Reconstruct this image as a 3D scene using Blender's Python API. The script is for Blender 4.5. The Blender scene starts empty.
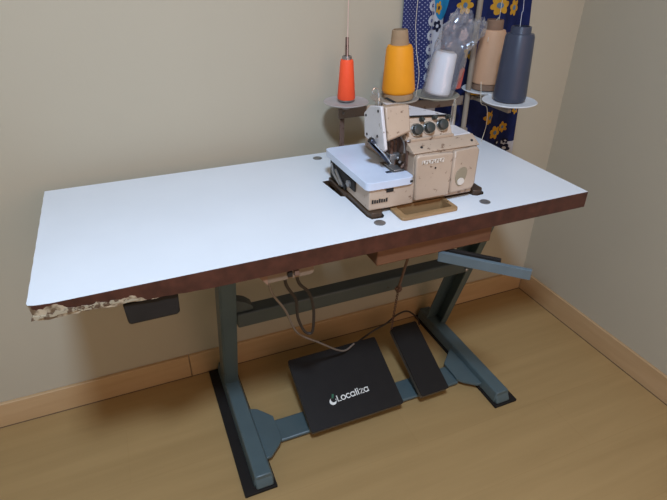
import bpy, bmesh, math, random
from mathutils import Vector, Matrix, noise
from mathutils.geometry import tessellate_polygon
random.seed(7)
S = bpy.context.scene
COL = S.collection
PI = math.pi

# ------------------------------------------------------------------ camera
yaw, pitch, roll = 0.3976, 0.5366, 0.0059
F = Vector((math.sin(yaw)*math.cos(pitch), math.cos(yaw)*math.cos(pitch), -math.sin(pitch)))
R0 = Vector((math.cos(yaw), -math.sin(yaw), 0)); U0 = R0.cross(F)
R = math.cos(roll)*R0 + math.sin(roll)*U0
U = -math.sin(roll)*R0 + math.cos(roll)*U0
cd = bpy.data.cameras.new('camera'); cam = bpy.data.objects.new('camera', cd); COL.objects.link(cam)
cam.matrix_world = Matrix(((R.x, U.x, -F.x, -1.4282), (R.y, U.y, -F.y, -1.3546), (R.z, U.z, -F.z, 1.2547), (0, 0, 0, 1)))
cd.sensor_width = 36; cd.lens = 512.76/667*36; cd.clip_start = 0.02
S.camera = cam

# ------------------------------------------------------------------ world, light, exposure
wd = bpy.data.worlds.new('world'); S.world = wd; wd.use_nodes = True
bg = wd.node_tree.nodes['Background']; bg.inputs[0].default_value = (0.55, 0.72, 1.0, 1); bg.inputs[1].default_value = 0.3
S.view_settings.view_transform = 'Standard'; S.view_settings.look = 'None'
S.view_settings.gamma = 1; S.view_settings.use_curve_mapping = False
S.view_settings.exposure = 0.0

def area_light(name, loc, aim, size, size_y, power, color, shape='RECTANGLE'):
    d = bpy.data.lights.new(name, 'AREA'); d.shape = shape; d.size = size; d.size_y = size_y
    d.energy = power; d.color = color
    o = bpy.data.objects.new(name, d); COL.objects.link(o); o.location = loc
    o.rotation_euler = (Vector(aim)-Vector(loc)).to_track_quat('-Z', 'Y').to_euler()
    return o
LAMP = Vector((-1.46, -1.55, 2.36))
area_light('ceiling_lamp_light', LAMP, (-1.46, -1.55, 0), 0.28, 0.28, 57, (0.57, 0.745, 1.0), 'DISK')
area_light('warm_fill_light', (-0.75, -2.57, 1.45), (-0.75, 0, 1.2), 1.2, 1.2, 11.5, (1.0, 0.62, 0.44))  # added warm fill from behind the camera, no known source

# ------------------------------------------------------------------ materials
def nt(name):
    m = bpy.data.materials.new(name); m.use_nodes = True
    t = m.node_tree; return m, t, t.nodes, t.links, t.nodes['Principled BSDF']
def mat(name, col, rough=0.5, metal=0.0, var=0.06, scale=30, bump=0.0, bscale=200, spec=0.5):
    m, t, N, L, b = nt(name)
    tc = N.new('ShaderNodeTexCoord'); no = N.new('ShaderNodeTexNoise')
    no.inputs['Scale'].default_value = scale; no.inputs['Detail'].default_value = 4
    L.new(tc.outputs['Object'], no.inputs['Vector'])
    r = N.new('ShaderNodeValToRGB'); c = Vector(col[:3])
    r.color_ramp.elements[0].position = 0.3; r.color_ramp.elements[1].position = 0.7
    r.color_ramp.elements[0].color = (*(c*(1-var)), 1); r.color_ramp.elements[1].color = (*[min(1, v) for v in c*(1+var)], 1)
    L.new(no.outputs['Fac'], r.inputs[0]); L.new(r.outputs[0], b.inputs['Base Color'])
    b.inputs['Roughness'].default_value = rough; b.inputs['Metallic'].default_value = metal
    b.inputs['Specular IOR Level'].default_value = spec
    if bump:
        n2 = N.new('ShaderNodeTexNoise'); n2.inputs['Scale'].default_value = bscale
        L.new(tc.outputs['Object'], n2.inputs['Vector'])
        bp = N.new('ShaderNodeBump'); bp.inputs['Strength'].default_value = bump; bp.inputs['Distance'].default_value = 0.002
        L.new(n2.outputs['Fac'], bp.inputs['Height']); L.new(bp.outputs[0], b.inputs['Normal'])
    return m
def worn(name, base, under, amount=0.36, scale=45, rough=0.45, metal=0.0, stretch=(1, 1, 1)):
    """paint with chips showing what lies under it"""
    m, t, N, L, b = nt(name)
    tc = N.new('ShaderNodeTexCoord'); mp = N.new('ShaderNodeMapping'); mp.inputs['Scale'].default_value = stretch
    L.new(tc.outputs['Object'], mp.inputs[0])
    no = N.new('ShaderNodeTexNoise'); no.inputs['Scale'].default_value = scale; no.inputs['Detail'].default_value = 8; no.inputs['Roughness'].default_value = 0.7
    L.new(mp.outputs[0], no.inputs['Vector'])
    r = N.new('ShaderNodeValToRGB'); e = r.color_ramp.elements
    e[0].position = amount-0.015; e[0].color = (1, 1, 1, 1); e[1].position = amount+0.015; e[1].color = (0, 0, 0, 1)
    L.new(no.outputs['Fac'], r.inputs[0])
    n2 = N.new('ShaderNodeTexNoise'); n2.inputs['Scale'].default_value = 9; n2.inputs['Detail'].default_value = 5
    L.new(tc.outputs['Object'], n2.inputs['Vector'])
    r2 = N.new('ShaderNodeValToRGB'); c = Vector(base); e = r2.color_ramp.elements
    e[0].position = 0.3; e[0].color = (*(c*0.88), 1); e[1].position = 0.7; e[1].color = (*[min(1, v) for v in c*1.06], 1)
    L.new(n2.outputs['Fac'], r2.inputs[0])
    mx = N.new('ShaderNodeMixRGB'); L.new(r.outputs[0], mx.inputs[0]); L.new(r2.outputs[0], mx.inputs[1]); mx.inputs[2].default_value = (*under, 1)
    L.new(mx.outputs[0], b.inputs['Base Color'])
    b.inputs['Roughness'].default_value = rough; b.inputs['Metallic'].default_value = metal
    return m
def wood(name, dark, light, scale=(2, 30, 30), rough=0.45, boards=None, seam=None):
    """long grain along X of the object; optional board seams"""
    m, t, N, L, b = nt(name)
    tc = N.new('ShaderNodeTexCoord'); mp = N.new('ShaderNodeMapping'); mp.inputs['Scale'].default_value = scale
    L.new(tc.outputs['Object'], mp.inputs[0])
    no = N.new('ShaderNodeTexNoise'); no.inputs['Scale'].default_value = 1.0; no.inputs['Detail'].default_value = 7; no.inputs['Roughness'].default_value = 0.6
    no.inputs['Distortion'].default_value = 0.4
    L.new(mp.outputs[0], no.inputs['Vector'])
    r = N.new('ShaderNodeValToRGB'); e = r.color_ramp.elements
    e[0].position = 0.32; e[0].color = (*dark, 1); e[1].position = 0.68; e[1].color = (*light, 1)
    L.new(no.outputs['Fac'], r.inputs[0]); out = r.outputs[0]
    if boards:
        br = N.new('ShaderNodeTexBrick'); br.inputs['Scale'].default_value = 1.0
        br.inputs['Brick Width'].default_value = boards[0]; br.inputs['Row Height'].default_value = boards[1]
        br.inputs['Mortar Size'].default_value = 0.0012; br.inputs['Mortar Smooth'].default_value = 0.3; br.offset = 0.37
        br.inputs['Color1'].default_value = (1, 1, 1, 1); br.inputs['Color2'].default_value = (0.97, 0.97, 0.965, 1); br.inputs['Mortar'].default_value = (*seam, 1)
        L.new(tc.outputs['Object'], br.inputs['Vector'])
        mx = N.new('ShaderNodeMixRGB'); mx.blend_type = 'MULTIPLY'; mx.inputs[0].default_value = 1.0
        L.new(out, mx.inputs[1]); L.new(br.outputs['Color'], mx.inputs[2]); out = mx.outputs[0]
    L.new(out, b.inputs['Base Color']); b.inputs['Roughness'].default_value = rough
    return m

M = {}
M['wall'] = mat('beige_wall_paint', (0.475, 0.415, 0.307), 0.85, var=0.02, scale=2, bump=0.06, bscale=120, spec=0.2)
M['wall_side'] = mat('beige_side_wall_paint', (0.475, 0.415, 0.307), 0.85, var=0.02, scale=2, bump=0.06, bscale=120, spec=0.2)
M['ceiling'] = mat('white_ceiling_paint', (0.78, 0.77, 0.74), 0.9, var=0.02)
M['floor'] = wood('beech_laminate', (0.345, 0.215, 0.083), (0.395, 0.25, 0.10), (1.6, 22, 10), 0.5, (1.25, 0.19), (0.93, 0.91, 0.89))
M['base'] = wood('beech_skirting', (0.47, 0.295, 0.14), (0.54, 0.35, 0.18), (2.5, 25, 25), 0.5)
M['base_side'] = wood('beech_skirting_side', (0.47, 0.295, 0.14), (0.54, 0.35, 0.18), (25, 2.5, 25), 0.5)
M['seam'] = mat('dark_seam', (0.12, 0.07, 0.035), 0.8)
M['lam'] = mat('white_laminate', (0.735, 0.75, 0.76), 0.34, var=0.03, scale=4)
M['teal'] = worn('blue_grey_enamel', (0.076, 0.108, 0.112), (0.06, 0.065, 0.065), 0.33, 30, 0.42)
M['teal_dark'] = worn('dark_blue_grey_enamel', (0.06, 0.078, 0.08), (0.04, 0.04, 0.04), 0.34, 30, 0.5)
M['rubber'] = mat('black_rubber', (0.016, 0.013, 0.011), 0.85, spec=0.15)
M['black'] = mat('black_plastic', (0.020, 0.017, 0.015), 0.5, spec=0.2)
M['pedal'] = mat('black_pedal_cover', (0.016, 0.013, 0.011), 0.5, bump=0.05, bscale=300, spec=0.16)
M['pedal_rim'] = mat('grey_pedal_rim', (0.11, 0.095, 0.075), 0.6)
M['logo'] = mat('printed_white', (0.75, 0.73, 0.66), 0.6)
M['logo_green'] = mat('printed_dark_green', (0.02, 0.11, 0.05), 0.6)
M['cream'] = worn('cream_machine_enamel', (0.49, 0.37, 0.27), (0.20, 0.125, 0.08), 0.385, 60, 0.4)
M['cream2'] = worn('yellowed_machine_enamel', (0.46, 0.335, 0.235), (0.20, 0.125, 0.08), 0.40, 60, 0.42)
M['pale'] = worn('pale_machine_enamel', (0.62, 0.58, 0.565), (0.22, 0.16, 0.12), 0.37, 60, 0.38)
M['plate'] = worn('white_plate_enamel', (0.62, 0.68, 0.79), (0.32, 0.36, 0.42), 0.27, 40, 0.3)
M['oily'] = mat('oily_brown_cast_iron', (0.065, 0.038, 0.022), 0.4, 0.2, var=0.3, scale=40)
M['rust'] = worn('rusty_brown_steel', (0.15, 0.085, 0.06), (0.07, 0.03, 0.015), 0.42, 60, 0.6)
M['tan_metal'] = worn('tan_painted_steel', (0.27, 0.215, 0.16), (0.14, 0.08, 0.045), 0.36, 50, 0.55)
M['chrome'] = mat('worn_chrome', (0.62, 0.60, 0.57), 0.22, 0.9, var=0.1)
M['steel'] = mat('dull_steel', (0.33, 0.32, 0.31), 0.38, 0.8, var=0.15, scale=60)
M['bluesteel'] = mat('blued_steel', (0.07, 0.08, 0.11), 0.3, 0.7, var=0.2, scale=60)
M['dial'] = mat('dark_green_grey_dial', (0.030, 0.036, 0.033), 0.38)
M['hole'] = mat('dark_hole', (0.012, 0.009, 0.007), 0.8)
M['name'] = mat('pale_nameplate', (0.66, 0.60, 0.52), 0.4)
M['name_ink'] = mat('faded_brown_ink', (0.30, 0.22, 0.15), 0.6)
M['glassy'] = mat('yellowed_oil_window', (0.30, 0.25, 0.17), 0.18)
M['card'] = mat('brown_cardboard', (0.36, 0.235, 0.13), 0.85, scale=80)
M['card_dark'] = mat('dark_brown_cardboard', (0.22, 0.125, 0.075), 0.85, scale=80)
M['disc_grey'] = mat('greyish_plastic_disc', (0.42, 0.375, 0.345), 0.5)
M['disc_tan'] = mat('tan_plastic_disc', (0.38, 0.32, 0.25), 0.5)
M['disc_olive'] = mat('olive_grey_plastic_disc', (0.33, 0.30, 0.225), 0.5)
M['disc_white'] = mat('off_white_plastic_disc', (0.66, 0.66, 0.65), 0.45)
M['ring_wood'] = wood('golden_brown_wood', (0.27, 0.15, 0.06), (0.36, 0.215, 0.095), (6, 60, 60), 0.55)
M['rail_wood'] = wood('red_brown_wood', (0.115, 0.045, 0.022), (0.165, 0.072, 0.034), (5, 50, 50), 0.55)
M['switch'] = mat('beige_switch_plastic', (0.19, 0.13, 0.085), 0.5)
M['cable_grey'] = mat('grey_cable', (0.20, 0.16, 0.13), 0.55)
M['cable_black'] = mat('dark_cable', (0.035, 0.025, 0.02), 0.55)
M['white_fitting'] = mat('white_fitting_paint', (0.7, 0.7, 0.68), 0.4)

def thread_mat(name, col, bands=900, rough=0.6, vary=.12):
    m, t, N, L, b = nt(name)
    tc = N.new('ShaderNodeTexCoord'); mp = N.new('ShaderNodeMapping')
    mp.inputs['Rotation'].default_value = (0.12, 0.05, 0)
    L.new(tc.outputs['Object'], mp.inputs[0])
    w = N.new('ShaderNodeTexWave'); w.bands_direction = 'Z'; w.inputs['Scale'].default_value = bands/6.0; w.inputs['Distortion'].default_value = 1.2
    L.new(mp.outputs[0], w.inputs['Vector'])
    no = N.new('ShaderNodeTexNoise'); no.inputs['Scale'].default_value = 35; L.new(tc.outputs['Object'], no.inputs['Vector'])
    ad = N.new('ShaderNodeMath'); ad.operation = 'ADD'; L.new(w.outputs['Fac'], ad.inputs[0]); L.new(no.outputs['Fac'], ad.inputs[1])
    hf = N.new('ShaderNodeMath'); hf.operation = 'MULTIPLY'; hf.inputs[1].default_value = 0.5; L.new(ad.outputs[0], hf.inputs[0])
    r = N.new('ShaderNodeValToRGB'); c = Vector(col); e = r.color_ramp.elements
    e[0].color = (*(c*(1-vary)), 1); e[1].color = (*[min(1, v) for v in c*(1+vary*.6)], 1)
    L.new(hf.outputs[0], r.inputs[0]); L.new(r.outputs[0], b.inputs['Base Color'])
    bp = N.new('ShaderNodeBump'); bp.inputs['Strength'].default_value = 0.25; bp.inputs['Distance'].default_value = 0.0006
    L.new(w.outputs['Fac'], bp.inputs['Height']); L.new(bp.outputs[0], b.inputs['Normal'])
    b.inputs['Roughness'].default_value = rough; b.inputs['Sheen Weight'].default_value = 0.03; b.inputs['Specular IOR Level'].default_value = 0.35
    return m
M['t_orange'] = thread_mat('fluorescent_orange_thread', (1.0, 0.10, 0.03), vary=.03)
M['t_yellow'] = thread_mat('golden_yellow_thread', (0.88, 0.33, 0.010))
M['t_white'] = thread_mat('white_thread', (0.82, 0.82, 0.83))
M['t_tan'] = thread_mat('tan_thread', (0.60, 0.34, 0.195))
M['t_slate'] = thread_mat('slate_grey_thread', (0.045, 0.053, 0.080), rough=0.34)  # bluish tint stands in for cool side light on grey thread
M['th_pink'] = mat('pale_orange_thread_strand', (0.78, 0.50, 0.42), 0.6)
M['th_cream'] = mat('cream_thread_strand', (0.62, 0.55, 0.42), 0.6)
M['th_grey'] = mat('grey_thread_strand', (0.42, 0.42, 0.44), 0.6)

# table edge: red-brown edging, chipped to pale board along the left of its lower half
m, t, N, L, b = nt('brown_table_edging'); M['edge'] = m
tc = N.new('ShaderNodeTexCoord'); sp = N.new('ShaderNodeSeparateXYZ'); L.new(tc.outputs['Object'], sp.inputs[0])
no = N.new('ShaderNodeTexNoise'); no.inputs['Scale'].default_value = 42; no.inputs['Detail'].default_value = 7; L.new(tc.outputs['Object'], no.inputs['Vector'])
nx = N.new('ShaderNodeMapRange'); nx.inputs['From Min'].default_value = -0.60; nx.inputs['From Max'].default_value = -0.27; nx.inputs['To Min'].default_value = 0.036; nx.inputs['To Max'].default_value = -0.012
L.new(sp.outputs['X'], nx.inputs['Value'])          # chip height falls off to the right
zz = N.new('ShaderNodeMath'); zz.operation = 'ADD'; zz.inputs[1].default_value = -0.71; L.new(sp.outputs['Z'], zz.inputs[0])
nn = N.new('ShaderNodeMath'); nn.operation = 'MULTIPLY_ADD'; nn.inputs[1].default_value = 0.05; nn.inputs[2].default_value = -0.025; L.new(no.outputs['Fac'], nn.inputs[0])
s1 = N.new('ShaderNodeMath'); s1.operation = 'ADD'; L.new(nx.outputs[0], s1.inputs[0]); L.new(nn.outputs[0], s1.inputs[1])
gt = N.new('ShaderNodeMath'); gt.operation = 'GREATER_THAN'; L.new(s1.outputs[0], gt.inputs[0]); L.new(zz.outputs[0], gt.inputs[1])
r = N.new('ShaderNodeValToRGB'); e = r.color_ramp.elements; e[0].position = 0.35; e[0].color = (0.047, 0.014, 0.009, 1); e[1].position = 0.7; e[1].color = (0.085, 0.026, 0.016, 1)
L.new(no.outputs['Fac'], r.inputs[0])
r3 = N.new('ShaderNodeValToRGB'); e = r3.color_ramp.elements; e[0].position = 0.38; e[0].color = (0.14, 0.09, 0.05, 1); e[1].position = 0.56; e[1].color = (0.46, 0.37, 0.25, 1)
n3 = N.new('ShaderNodeTexNoise'); n3.inputs['Scale'].default_value = 70; n3.inputs['Detail'].default_value = 5; L.new(tc.outputs['Object'], n3.inputs['Vector']); L.new(n3.outputs['Fac'], r3.inputs[0])
mx = N.new('ShaderNodeMixRGB'); L.new(gt.outputs[0], mx.inputs[0]); L.new(r.outputs[0], mx.inputs[1]); L.new(r3.outputs[0], mx.inputs[2])
L.new(mx.outputs[0], b.inputs['Base Color']); b.inputs['Roughness'].default_value = 0.45

# clear crinkled film
m, t, N, L, b = nt('clear_plastic_film'); M['film'] = m
tr = N.new('ShaderNodeBsdfTransparent'); tr.inputs[0].default_value = (0.93, 0.94, 0.96, 1)
gl = N.new('ShaderNodeBsdfGlossy'); gl.inputs['Roughness'].default_value = 0.16; gl.inputs['Color'].default_value = (0.95, 0.97, 1, 1)
df = N.new('ShaderNodeBsdfDiffuse'); df.inputs[0].default_value = (0.72, 0.73, 0.76, 1)
lw = N.new('ShaderNodeLayerWeight'); lw.inputs[0].default_value = 0.35
ms = N.new('ShaderNodeMixShader'); mp_ = N.new('ShaderNodeMath'); mp_.operation = 'MULTIPLY_ADD'; mp_.inputs[1].default_value = 0.45; mp_.inputs[2].default_value = 0.06
L.new(lw.outputs['Facing'], mp_.inputs[0]); L.new(mp_.outputs[0], ms.inputs[0]); L.new(tr.outputs[0], ms.inputs[1]); L.new(gl.outputs[0], ms.inputs[2])
m2 = N.new('ShaderNodeMixShader'); m2.inputs[0].default_value = 0.11; L.new(ms.outputs[0], m2.inputs[1]); L.new(df.outputs[0], m2.inputs[2])
L.new(m2.outputs[0], N['Material Output'].inputs['Surface']); N.remove(b)
M['label_red'] = mat('red_paper_label', (0.62, 0.13, 0.10), 0.6)

# lamp diffuser
m, t, N, L, b = nt('lit_lamp_diffuser'); M['lamp'] = m
b.inputs['Emission Color'].default_value = (0.68, 0.82, 1, 1); b.inputs['Emission Strength'].default_value = 6

# curtain prints
M['navy'] = mat('navy_cotton', (0.009, 0.015, 0.072), 0.85, var=0.2, scale=40, spec=0.2)
M['lace_white'] = mat('white_printed_cotton', (0.50, 0.51, 0.55), 0.85, var=0.03, spec=0.2)
M['cyan'] = mat('turquoise_print', (0.015, 0.21, 0.42), 0.85, spec=0.2)
M['yellow_fl'] = mat('mustard_yellow_print', (0.50, 0.26, 0.025), 0.85, spec=0.2)
M['flower_eye'] = mat('blue_grey_print', (0.10, 0.17, 0.25), 0.85, spec=0.2)
M['black_fl'] = mat('blue_black_print', (0.012, 0.014, 0.035), 0.85, spec=0.2)
M['lace_blue'] = mat('blue_lace_print', (0.055, 0.06, 0.20), 0.85, spec=0.2)
m, t, N, L, b = nt('navy_polka_dot_cotton'); M['polka'] = m
at = N.new('ShaderNodeUVMap'); at.uv_map = 'cloth'
mp = N.new('ShaderNodeMapping'); mp.inputs['Scale'].default_value = (125, 125, 1); mp.inputs['Rotation'].default_value = (0, 0, PI/4); L.new(at.outputs[0], mp.inputs[0])
fr = N.new('ShaderNodeVectorMath'); fr.operation = 'FRACTION'; L.new(mp.outputs[0], fr.inputs[0])
di = N.new('ShaderNodeVectorMath'); di.operation = 'DISTANCE'; di.inputs[1].default_value = (0.5, 0.5, 0); L.new(fr.outputs[0], di.inputs[0])
lt = N.new('ShaderNodeMath'); lt.operation = 'LESS_THAN'; lt.inputs[1].default_value = 0.20; L.new(di.outputs['Value'], lt.inputs[0])
mx = N.new('ShaderNodeMixRGB'); mx.inputs[1].default_value = (0.015, 0.021, 0.105, 1); mx.inputs[2].default_value = (0.26, 0.27, 0.37, 1)
L.new(lt.outputs[0], mx.inputs[0]); L.new(mx.outputs[0], b.inputs['Base Color']); b.inputs['Roughness'].default_value = 0.85

# ------------------------------------------------------------------ mesh builder
def rrect(x0, x1, y0, y1, r, n=4):
    pts = []
    for cx, cy, a0 in ((x1-r, y1-r, 0), (x0+r, y1-r, 90), (x0+r, y0+r, 180), (x1-r, y0+r, 270)):
        for k in range(n+1):
            a = math.radians(a0+90*k/n); pts.append((cx+r*math.cos(a), cy+r*math.sin(a)))
    return pts
class MB:
    def __init__(s): s.v = []; s.f = []; s.m = []; s.mi = 0
    def add(s, vs, fs, mi=None):
        o = len(s.v); s.v += [Vector(v) for v in vs]
        for f in fs: s.f.append([i+o for i in f]); s.m.append(s.mi if mi is None else mi)
        return s
    def box(s, x0, x1, y0, y1, z0, z1, mi=None):
        return s.add([(x0,y0,z0),(x1,y0,z0),(x1,y1,z0),(x0,y1,z0),(x0,y0,z1),(x1,y0,z1),(x1,y1,z1),(x0,y1,z1)],
                     [(0,3,2,1),(4,5,6,7),(0,1,5,4),(1,2,6,5),(2,3,7,6),(3,0,4,7)], mi)
    def prism(s, pts, z0, z1, frame=None, holes=(), mi=None, top_mi=None, hole_mi=None):
        """extrude a 2-D outline; frame maps (u, v, w) to the world"""
        fr = frame or (lambda u, v, w: (u, v, w))
        loops = [pts]+list(holes); flat = [p for l in loops for p in l]; n = len(flat)
        tris = tessellate_polygon([[Vector((p[0], p[1], 0)) for p in l] for l in loops])
        vs = [fr(p[0], p[1], z0) for p in flat]+[fr(p[0], p[1], z1) for p in flat]
        o = len(s.v); s.v += [Vector(v) for v in vs]
        def tri(a, b, c, up):
            A, B, C_ = [Vector((*flat[i], 0)) for i in (a, b, c)]
            ccw = (B-A).cross(C_-A).z > 0
            return (a, b, c) if ccw == up else (c, b, a)
        for q in tris:
            s.f.append([i+o for i in tri(*q, False)]); s.m.append(s.mi if mi is None else mi)
            s.f.append([i+o+n for i in tri(*q, True)]); s.m.append(top_mi if top_mi is not None else (s.mi if mi is None else mi))
        k = 0
        for li, l in enumerate(loops):
            c = len(l); ar = sum(l[i][0]*l[(i+1) % c][1]-l[(i+1) % c][0]*l[i][1] for i in range(c)); ccw = (ar > 0) == (li == 0)
            for i in range(c):
                a, b_ = k+i, k+(i+1) % c
                q = (a, b_, b_+n, a+n) if ccw else (b_, a, a+n, b_+n)
                s.f.append([i_+o for i_ in q]); s.m.append(hole_mi if (li and hole_mi is not None) else (s.mi if mi is None else mi))
            k += c
        return s
    def tube(s, pts, r, n=10, cap=True, mi=None):
        P = [Vector(p) for p in pts]; rs = r if isinstance(r, (list, tuple)) else [r]*len(P)
        T = [((P[min(i+1, len(P)-1)]-P[max(i-1, 0)]).normalized()) for i in range(len(P))]
        a = Vector((0, 0, 1)) if abs(T[0].z) < 0.9 else Vector((1, 0, 0))
        nrm = (a-T[0]*a.dot(T[0])).normalized(); vs = []; fs = []
        for i, p in enumerate(P):
            nrm = (nrm-T[i]*nrm.dot(T[i])).normalized(); bi = T[i].cross(nrm)
            for k in range(n):
                an = 2*PI*k/n; vs.append(p+(nrm*math.cos(an)+bi*math.sin(an))*rs[i])
        for i in range(len(P)-1):
            for k in range(n):
                fs.append((i*n+k, i*n+(k+1) % n, (i+1)*n+(k+1) % n, (i+1)*n+k))
        if cap: fs.append(tuple(range(n))[::-1]); fs.append(tuple((len(P)-1)*n+k for k in range(n)))
        return s.add(vs, fs, mi)
    def lathe(s, prof, c=(0, 0, 0), axis=(0, 0, 1), n=40, mi=None, hollow=False):
        """prof: (radius, height) pairs along axis from c; ends closed"""
        ax = Vector(axis).normalized(); a = Vector((1, 0, 0)) if abs(ax.x) < 0.9 else Vector((0, 1, 0))
        e1 = (a-ax*a.dot(ax)).normalized(); e2 = ax.cross(e1); c = Vector(c); vs = []; fs = []
        for r_, h in prof:
            for k in range(n):
                an = 2*PI*k/n; vs.append(c+ax*h+(e1*math.cos(an)+e2*math.sin(an))*r_)
        for i in range(len(prof)-1):
            for k in range(n): fs.append((i*n+k, i*n+(k+1) % n, (i+1)*n+(k+1) % n, (i+1)*n+k))
        if hollow:
            m_ = (len(prof)-1)*n
            for k in range(n): fs.append((m_+k, m_+(k+1) % n, (k+1) % n, k))
        else:
            fs.append(tuple(range(n))[::-1]); fs.append(tuple((len(prof)-1)*n+k for k in range(n)))
        return s.add(vs, fs, mi)
    def build(s, name, mats, parent=None, bevel=0.0, seg=2, smooth=True, angle=35):
        mats = mats if isinstance(mats, (list, tuple)) else [mats]
        me = bpy.data.meshes.new(name); off = Vector((0, 0, 0)); p = parent
        while p is not None: off += p.location; p = p.parent
        if parent is None: lo = Vector((min(v.x for v in s.v)+max(v.x for v in s.v), min(v.y for v in s.v)+max(v.y for v in s.v), 2*min(v.z for v in s.v)))/2; off = lo
        me.from_pydata([v-off for v in s.v], [], s.f)
        for m_ in mats: me.materials.append(m_)
        for i, pl in enumerate(me.polygons): pl.material_index = s.m[i]
        o = bpy.data.objects.new(name, me); COL.objects.link(o)
        if parent is not None: o.parent = parent
        else: o.location = off
        bm = bmesh.new(); bm.from_mesh(me); bmesh.ops.recalc_face_normals(bm, faces=bm.faces); bm.to_mesh(me); bm.free()
        if smooth:
            me.polygons.foreach_set('use_smooth', [True]*len(me.polygons)); me.set_sharp_from_angle(angle=math.radians(angle))
        if bevel:
            bv = o.modifiers.new('bevel', 'BEVEL'); bv.width = bevel; bv.segments = seg; bv.limit_method = 'ANGLE'; bv.angle_limit = math.radians(40); bv.harden_normals = False
        return o
def tag(o, label, cat, group=None):
    o['label'] = label; o['category'] = cat
    if group: o['group'] = group
    return o
def thing(name, loc, label, cat, group=None):
    o = bpy.data.objects.new(name, None); o.empty_display_size = 0.05; COL.objects.link(o); o.location = loc
    return tag(o, label, cat, group)
def struct(o): o['kind'] = 'structure'; return o
def XZ(y0):   # outline drawn in x,z, extruded along y
    return lambda u, v, w: (u, w, v)
def YZ(u, v, w): return (w, u, v)
def XZf(u, v, w): return (u, w, v)
def smoothpath(pts, n=8):
    P = [Vector(p) for p in pts]; P = [2*P[0]-P[1]]+P+[2*P[-1]-P[-2]]; out = []
    for i in range(1, len(P)-2):
        for k in range(n):
            t_ = k/n; a, b_, c, d = P[i-1:i+3]
            out.append(0.5*((2*b_)+(-a+c)*t_+(2*a-5*b_+4*c-d)*t_**2+(-a+3*b_-3*c+d)*t_**3))
    out.append(P[-2]); return out

# ------------------------------------------------------------------ the room
X0, Y0, ZC = -3.20, -2.60, 2.48
struct(MB().box(X0-.1, .112, Y0-.1, .112, -.08, 0).build('floor', M['floor'], smooth=False))
struct(MB().box(X0-.1, .112, .012, .112, 0, ZC).build('wall_back', M['wall'], smooth=False))
struct(MB().box(.012, .112, Y0-.1, .012, 0, ZC).build('wall_right', M['wall_side'], smooth=False))
wo = [(-1.40, .80), (-.10, .80), (-.10, 2.10), (-1.40, 2.10)]
fw = MB(); fw.prism([(X0-.1, 0), (.012, 0), (.012, ZC), (X0-.1, ZC)], Y0-.1, Y0, lambda u, v, w: (u, w, v), holes=[wo])
struct(fw.build('wall_front', M['wall'], smooth=False))
wf = MB(); wf.prism(wo, Y0-.07, Y0-.03, lambda u, v, w: (u, w, v), holes=[[(-1.34, .86), (-.78, .86), (-.78, 2.04), (-1.34, 2.04)], [(-.72, .86), (-.16, .86), (-.16, 2.04), (-.72, 2.04)]])
struct(wf.build('added_window_1', M['white_fitting'], smooth=False))  # unseen window, added to go with the warm fill light
struct(MB().box(X0-.1, .112, Y0-.1, .112, ZC, ZC+.08).build('ceiling', M['ceiling'], smooth=False))
struct(MB().box(X0-.1, X0, Y0, .012, 0, ZC).build('wall_left', M['wall'], smooth=False))
bb = MB()
bb.box(X0, -1.375, 0, .012, 0, .088); bb.box(-1.373, 0, 0, .012, 0, .088)
struct(bb.build('baseboard_back', M['base'], bevel=.002))
struct(MB().box(0, .012, Y0, 0.0, 0, .088).build('baseboard_right', M['base_side'], bevel=.002))
cs = MB().box(X0, 0, -.0015, .0, 0, .0025); struct(cs.build('trim_1', M['seam'], smooth=False))
cs = MB().box(-.0015, 0, Y0, -.0015, 0, .0025); struct(cs.build('trim_2', M['seam'], smooth=False))
cl = thing('ceiling_lamp', (LAMP.x, LAMP.y, ZC), 'round white ceiling lamp above the camera side of the room', 'lamp')
MB().lathe([(.11, 0), (.115, -.03), (.10, -.045)], (LAMP.x, LAMP.y, ZC)).build('lamp_base', M['white_fitting'], cl)
MB().lathe([(.095, -.045), (.10, -.06), (.085, -.09), (.05, -.105)], (LAMP.x, LAMP.y, ZC)).build('diffuser', M['lamp'], cl)

# ------------------------------------------------------------------ the curtain
def cloth(x, z, lift=0.0):
    ph = (x+.66)/.445
    y = -.0085 + .010*math.sin(ph*PI*7.0+.6) + .004*math.sin(ph*PI*17+z*2.0) + .003*math.sin(z*5+x*9)
    return Vector((x, y-lift, z))
CX0, CX1, CZ0, CZ1 = -.656, -.226, .56, 1.75
cu = thing('curtain', (-.45, -.0085, CZ0), 'navy blue printed cotton curtain with yellow flowers hanging behind the thread cones', 'curtain')
cm = MB(); NX, NZ = 96, 40
for j in range(NZ+1):
    for i in range(NX+1):
        x = CX0+(CX1-CX0)*i/NX; z = CZ0+(CZ1-CZ0)*j/NZ
        xx = x+.075*max(0, 1.12-z)*max(0, (x+.40)/.174); cm.v.append(cloth(xx, z))
for j in range(NZ):
    for i in range(NX):
        a = j*(NX+1)+i; x = CX0+(CX1-CX0)*(i+.5)/NX; z = CZ0+(CZ1-CZ0)*(j+.5)/NZ
        mi = 0 if x < -.573 else (1 if x < -.520 else 2)
        if mi == 2 and z < .688 and x > -.262: mi = 1
        cm.f.append([a, a+1, a+NX+2, a+NX+1]); cm.m.append(mi)
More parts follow.
